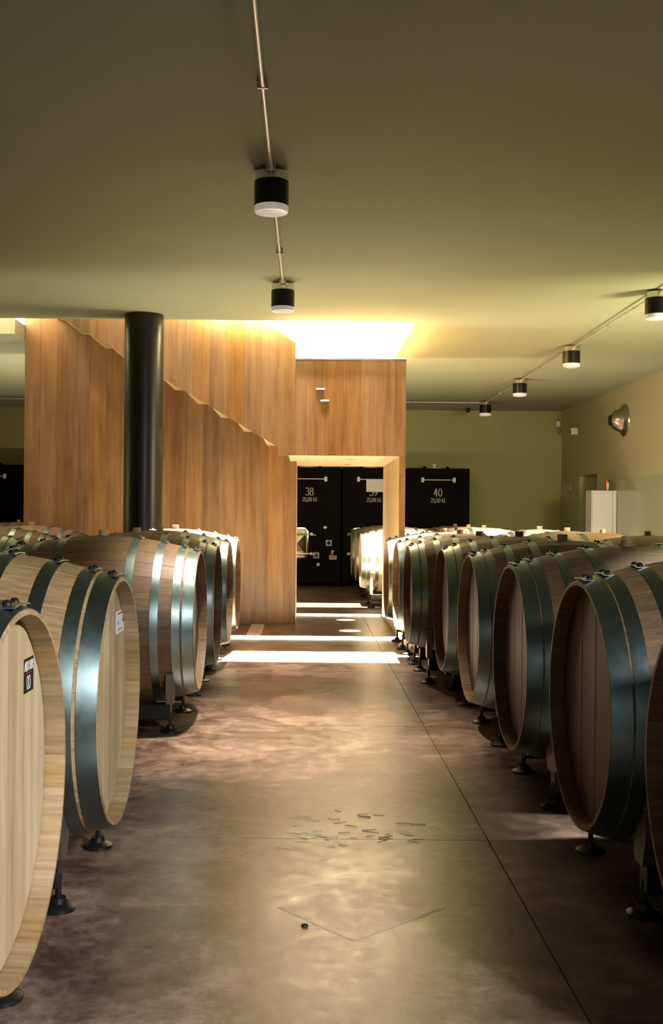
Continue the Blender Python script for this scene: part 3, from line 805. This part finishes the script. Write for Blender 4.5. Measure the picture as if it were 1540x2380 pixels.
# second row on the left, and beyond it
L2 = [(10.30, 'oak barrel of the second left row, nearest, its dark open end in view'), (11.75, 'oak barrel of the second left row, middle one, before the staircase boards'), (13.28, 'oak barrel of the second left row, farthest, touching the staircase shadow')]
for i, (y, lb) in enumerate(L2):
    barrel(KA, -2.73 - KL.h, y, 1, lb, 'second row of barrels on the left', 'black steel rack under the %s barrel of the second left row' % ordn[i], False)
B3 = [(17.2, 'glowing barrel left of the staircase, nearest of the lit ones'), (18.7, 'glowing barrel left of the staircase, before the black tanks')]
for i, (y, lb) in enumerate(B3):
    barrel(KL, -5.0, y, 1, lb, 'barrels left of the staircase', 'black steel rack under the %s lit barrel left of the staircase' % ordn[i], False)

# labels on the two nearest left heads
def head_label(b_, y0, y1, z0, z1, m, name):
    K = KL
    zo = K.rb - K.zc            # world height -> barrel local
    o = link(name, boxmesh(name, (K.headx - 0.0005, K.headx + 0.0012, y0, y1, z0 + zo, z1 + zo), m), b_)
    return o, zo
lab, zo = head_label(LB[0], 0.205, 0.305, 0.905, 1.000, M['ink'], 'head_label')
tm = text_mesh('label_lettering', 'ADOUR', 0.0255, M['paint_white'], 0.12, 0.09)
link('label_lettering', tm, lab, (KL.headx + 0.0012, 0.255, 0.966 + zo), (0, 0, R(90)), (1.02, 1, 1))
bm = bmesh.new()
for cx_ in (-0.010, 0.010):
    pts = arc(cx_, 0.0, 0.009, 0.019, 0, 360, 16)
    for p, q in zip(pts, pts[1:]):
        d = (Vector(q) - Vector(p)).normalized(); nn = Vector((-d.y, d.x)) * 0.0009
        prism(bm, [(p[0] + nn.x, p[1] + nn.y), (p[0] - nn.x, p[1] - nn.y), (q[0] - nn.x, q[1] - nn.y), (q[0] + nn.x, q[1] + nn.y)], 'Y', -0.0008, 0)
link('label_emblem', bm_mesh('label_emblem', bm, M['paper']), lab, (KL.headx + 0.0012, 0.252, 0.932 + zo), (0, 0, R(90)))
link('label_rule', boxmesh('label_rule', (KL.headx + 0.0012, KL.headx + 0.0018, 0.228, 0.282, 0.9575 + zo, 0.9595 + zo), M['red_ink']), lab)
lab, zo = head_label(LB[1], 0.20, 0.385, 0.912, 1.004, M['paper'], 'head_label')
bm = bmesh.new()
for (yy, zz) in ((0.245, 0.955), (0.355, 0.958)): lathe(bm, [(0.007, KL.headx + 0.0012), (0.007, KL.headx + 0.0022)], 12, 'X', (0, yy, zz + zo))
link('label_dots', bm_mesh('label_dots', bm, M['ink']), lab)
bm = bmesh.new()
box(bm, KL.headx + 0.0012, KL.headx + 0.0018, 0.23, 0.37, 0.990 + zo, 0.996 + zo); box(bm, KL.headx + 0.0012, KL.headx + 0.0018, 0.24, 0.33, 0.925 + zo, 0.930 + zo)
link('label_lines', bm_mesh('label_lines', bm, M['red_ink']), lab)

# ================================================================== SMALL THINGS ON THE FLOOR
bm = bmesh.new()
rr = random.Random(5)
for i in range(46):
    x_ = rr.gauss(0.15, 0.16); y_ = 4.66 + rr.gauss(0.02, 0.05) if i < 30 else 4.95 + rr.gauss(0, 0.07)
    a_ = rr.uniform(-0.5, 0.5) + (PI if rr.random() < .5 else 0); l_ = rr.uniform(0.02, 0.075)
    tube(bm, (x_, y_, 0.0022), (x_ + l_ * math.cos(a_), y_ + l_ * math.sin(a_), 0.0022 + rr.uniform(0, 0.004)), 0.0013, 5)
tag(link('straw_litter', bm_mesh('straw_litter', bm, M['straw'])), 'scattered straw bits lying on the floor joint in the aisle', 'straw', kind='stuff')
tag(link('pebble', lathemesh('pebble', [(0.010, 0.0), (0.013, 0.003), (0.010, 0.008), (0.004, 0.010)], M['pebble'], 10), None, (0.006, 3.67, 0)), 'small black cap lying on the near floor of the aisle', 'cap')
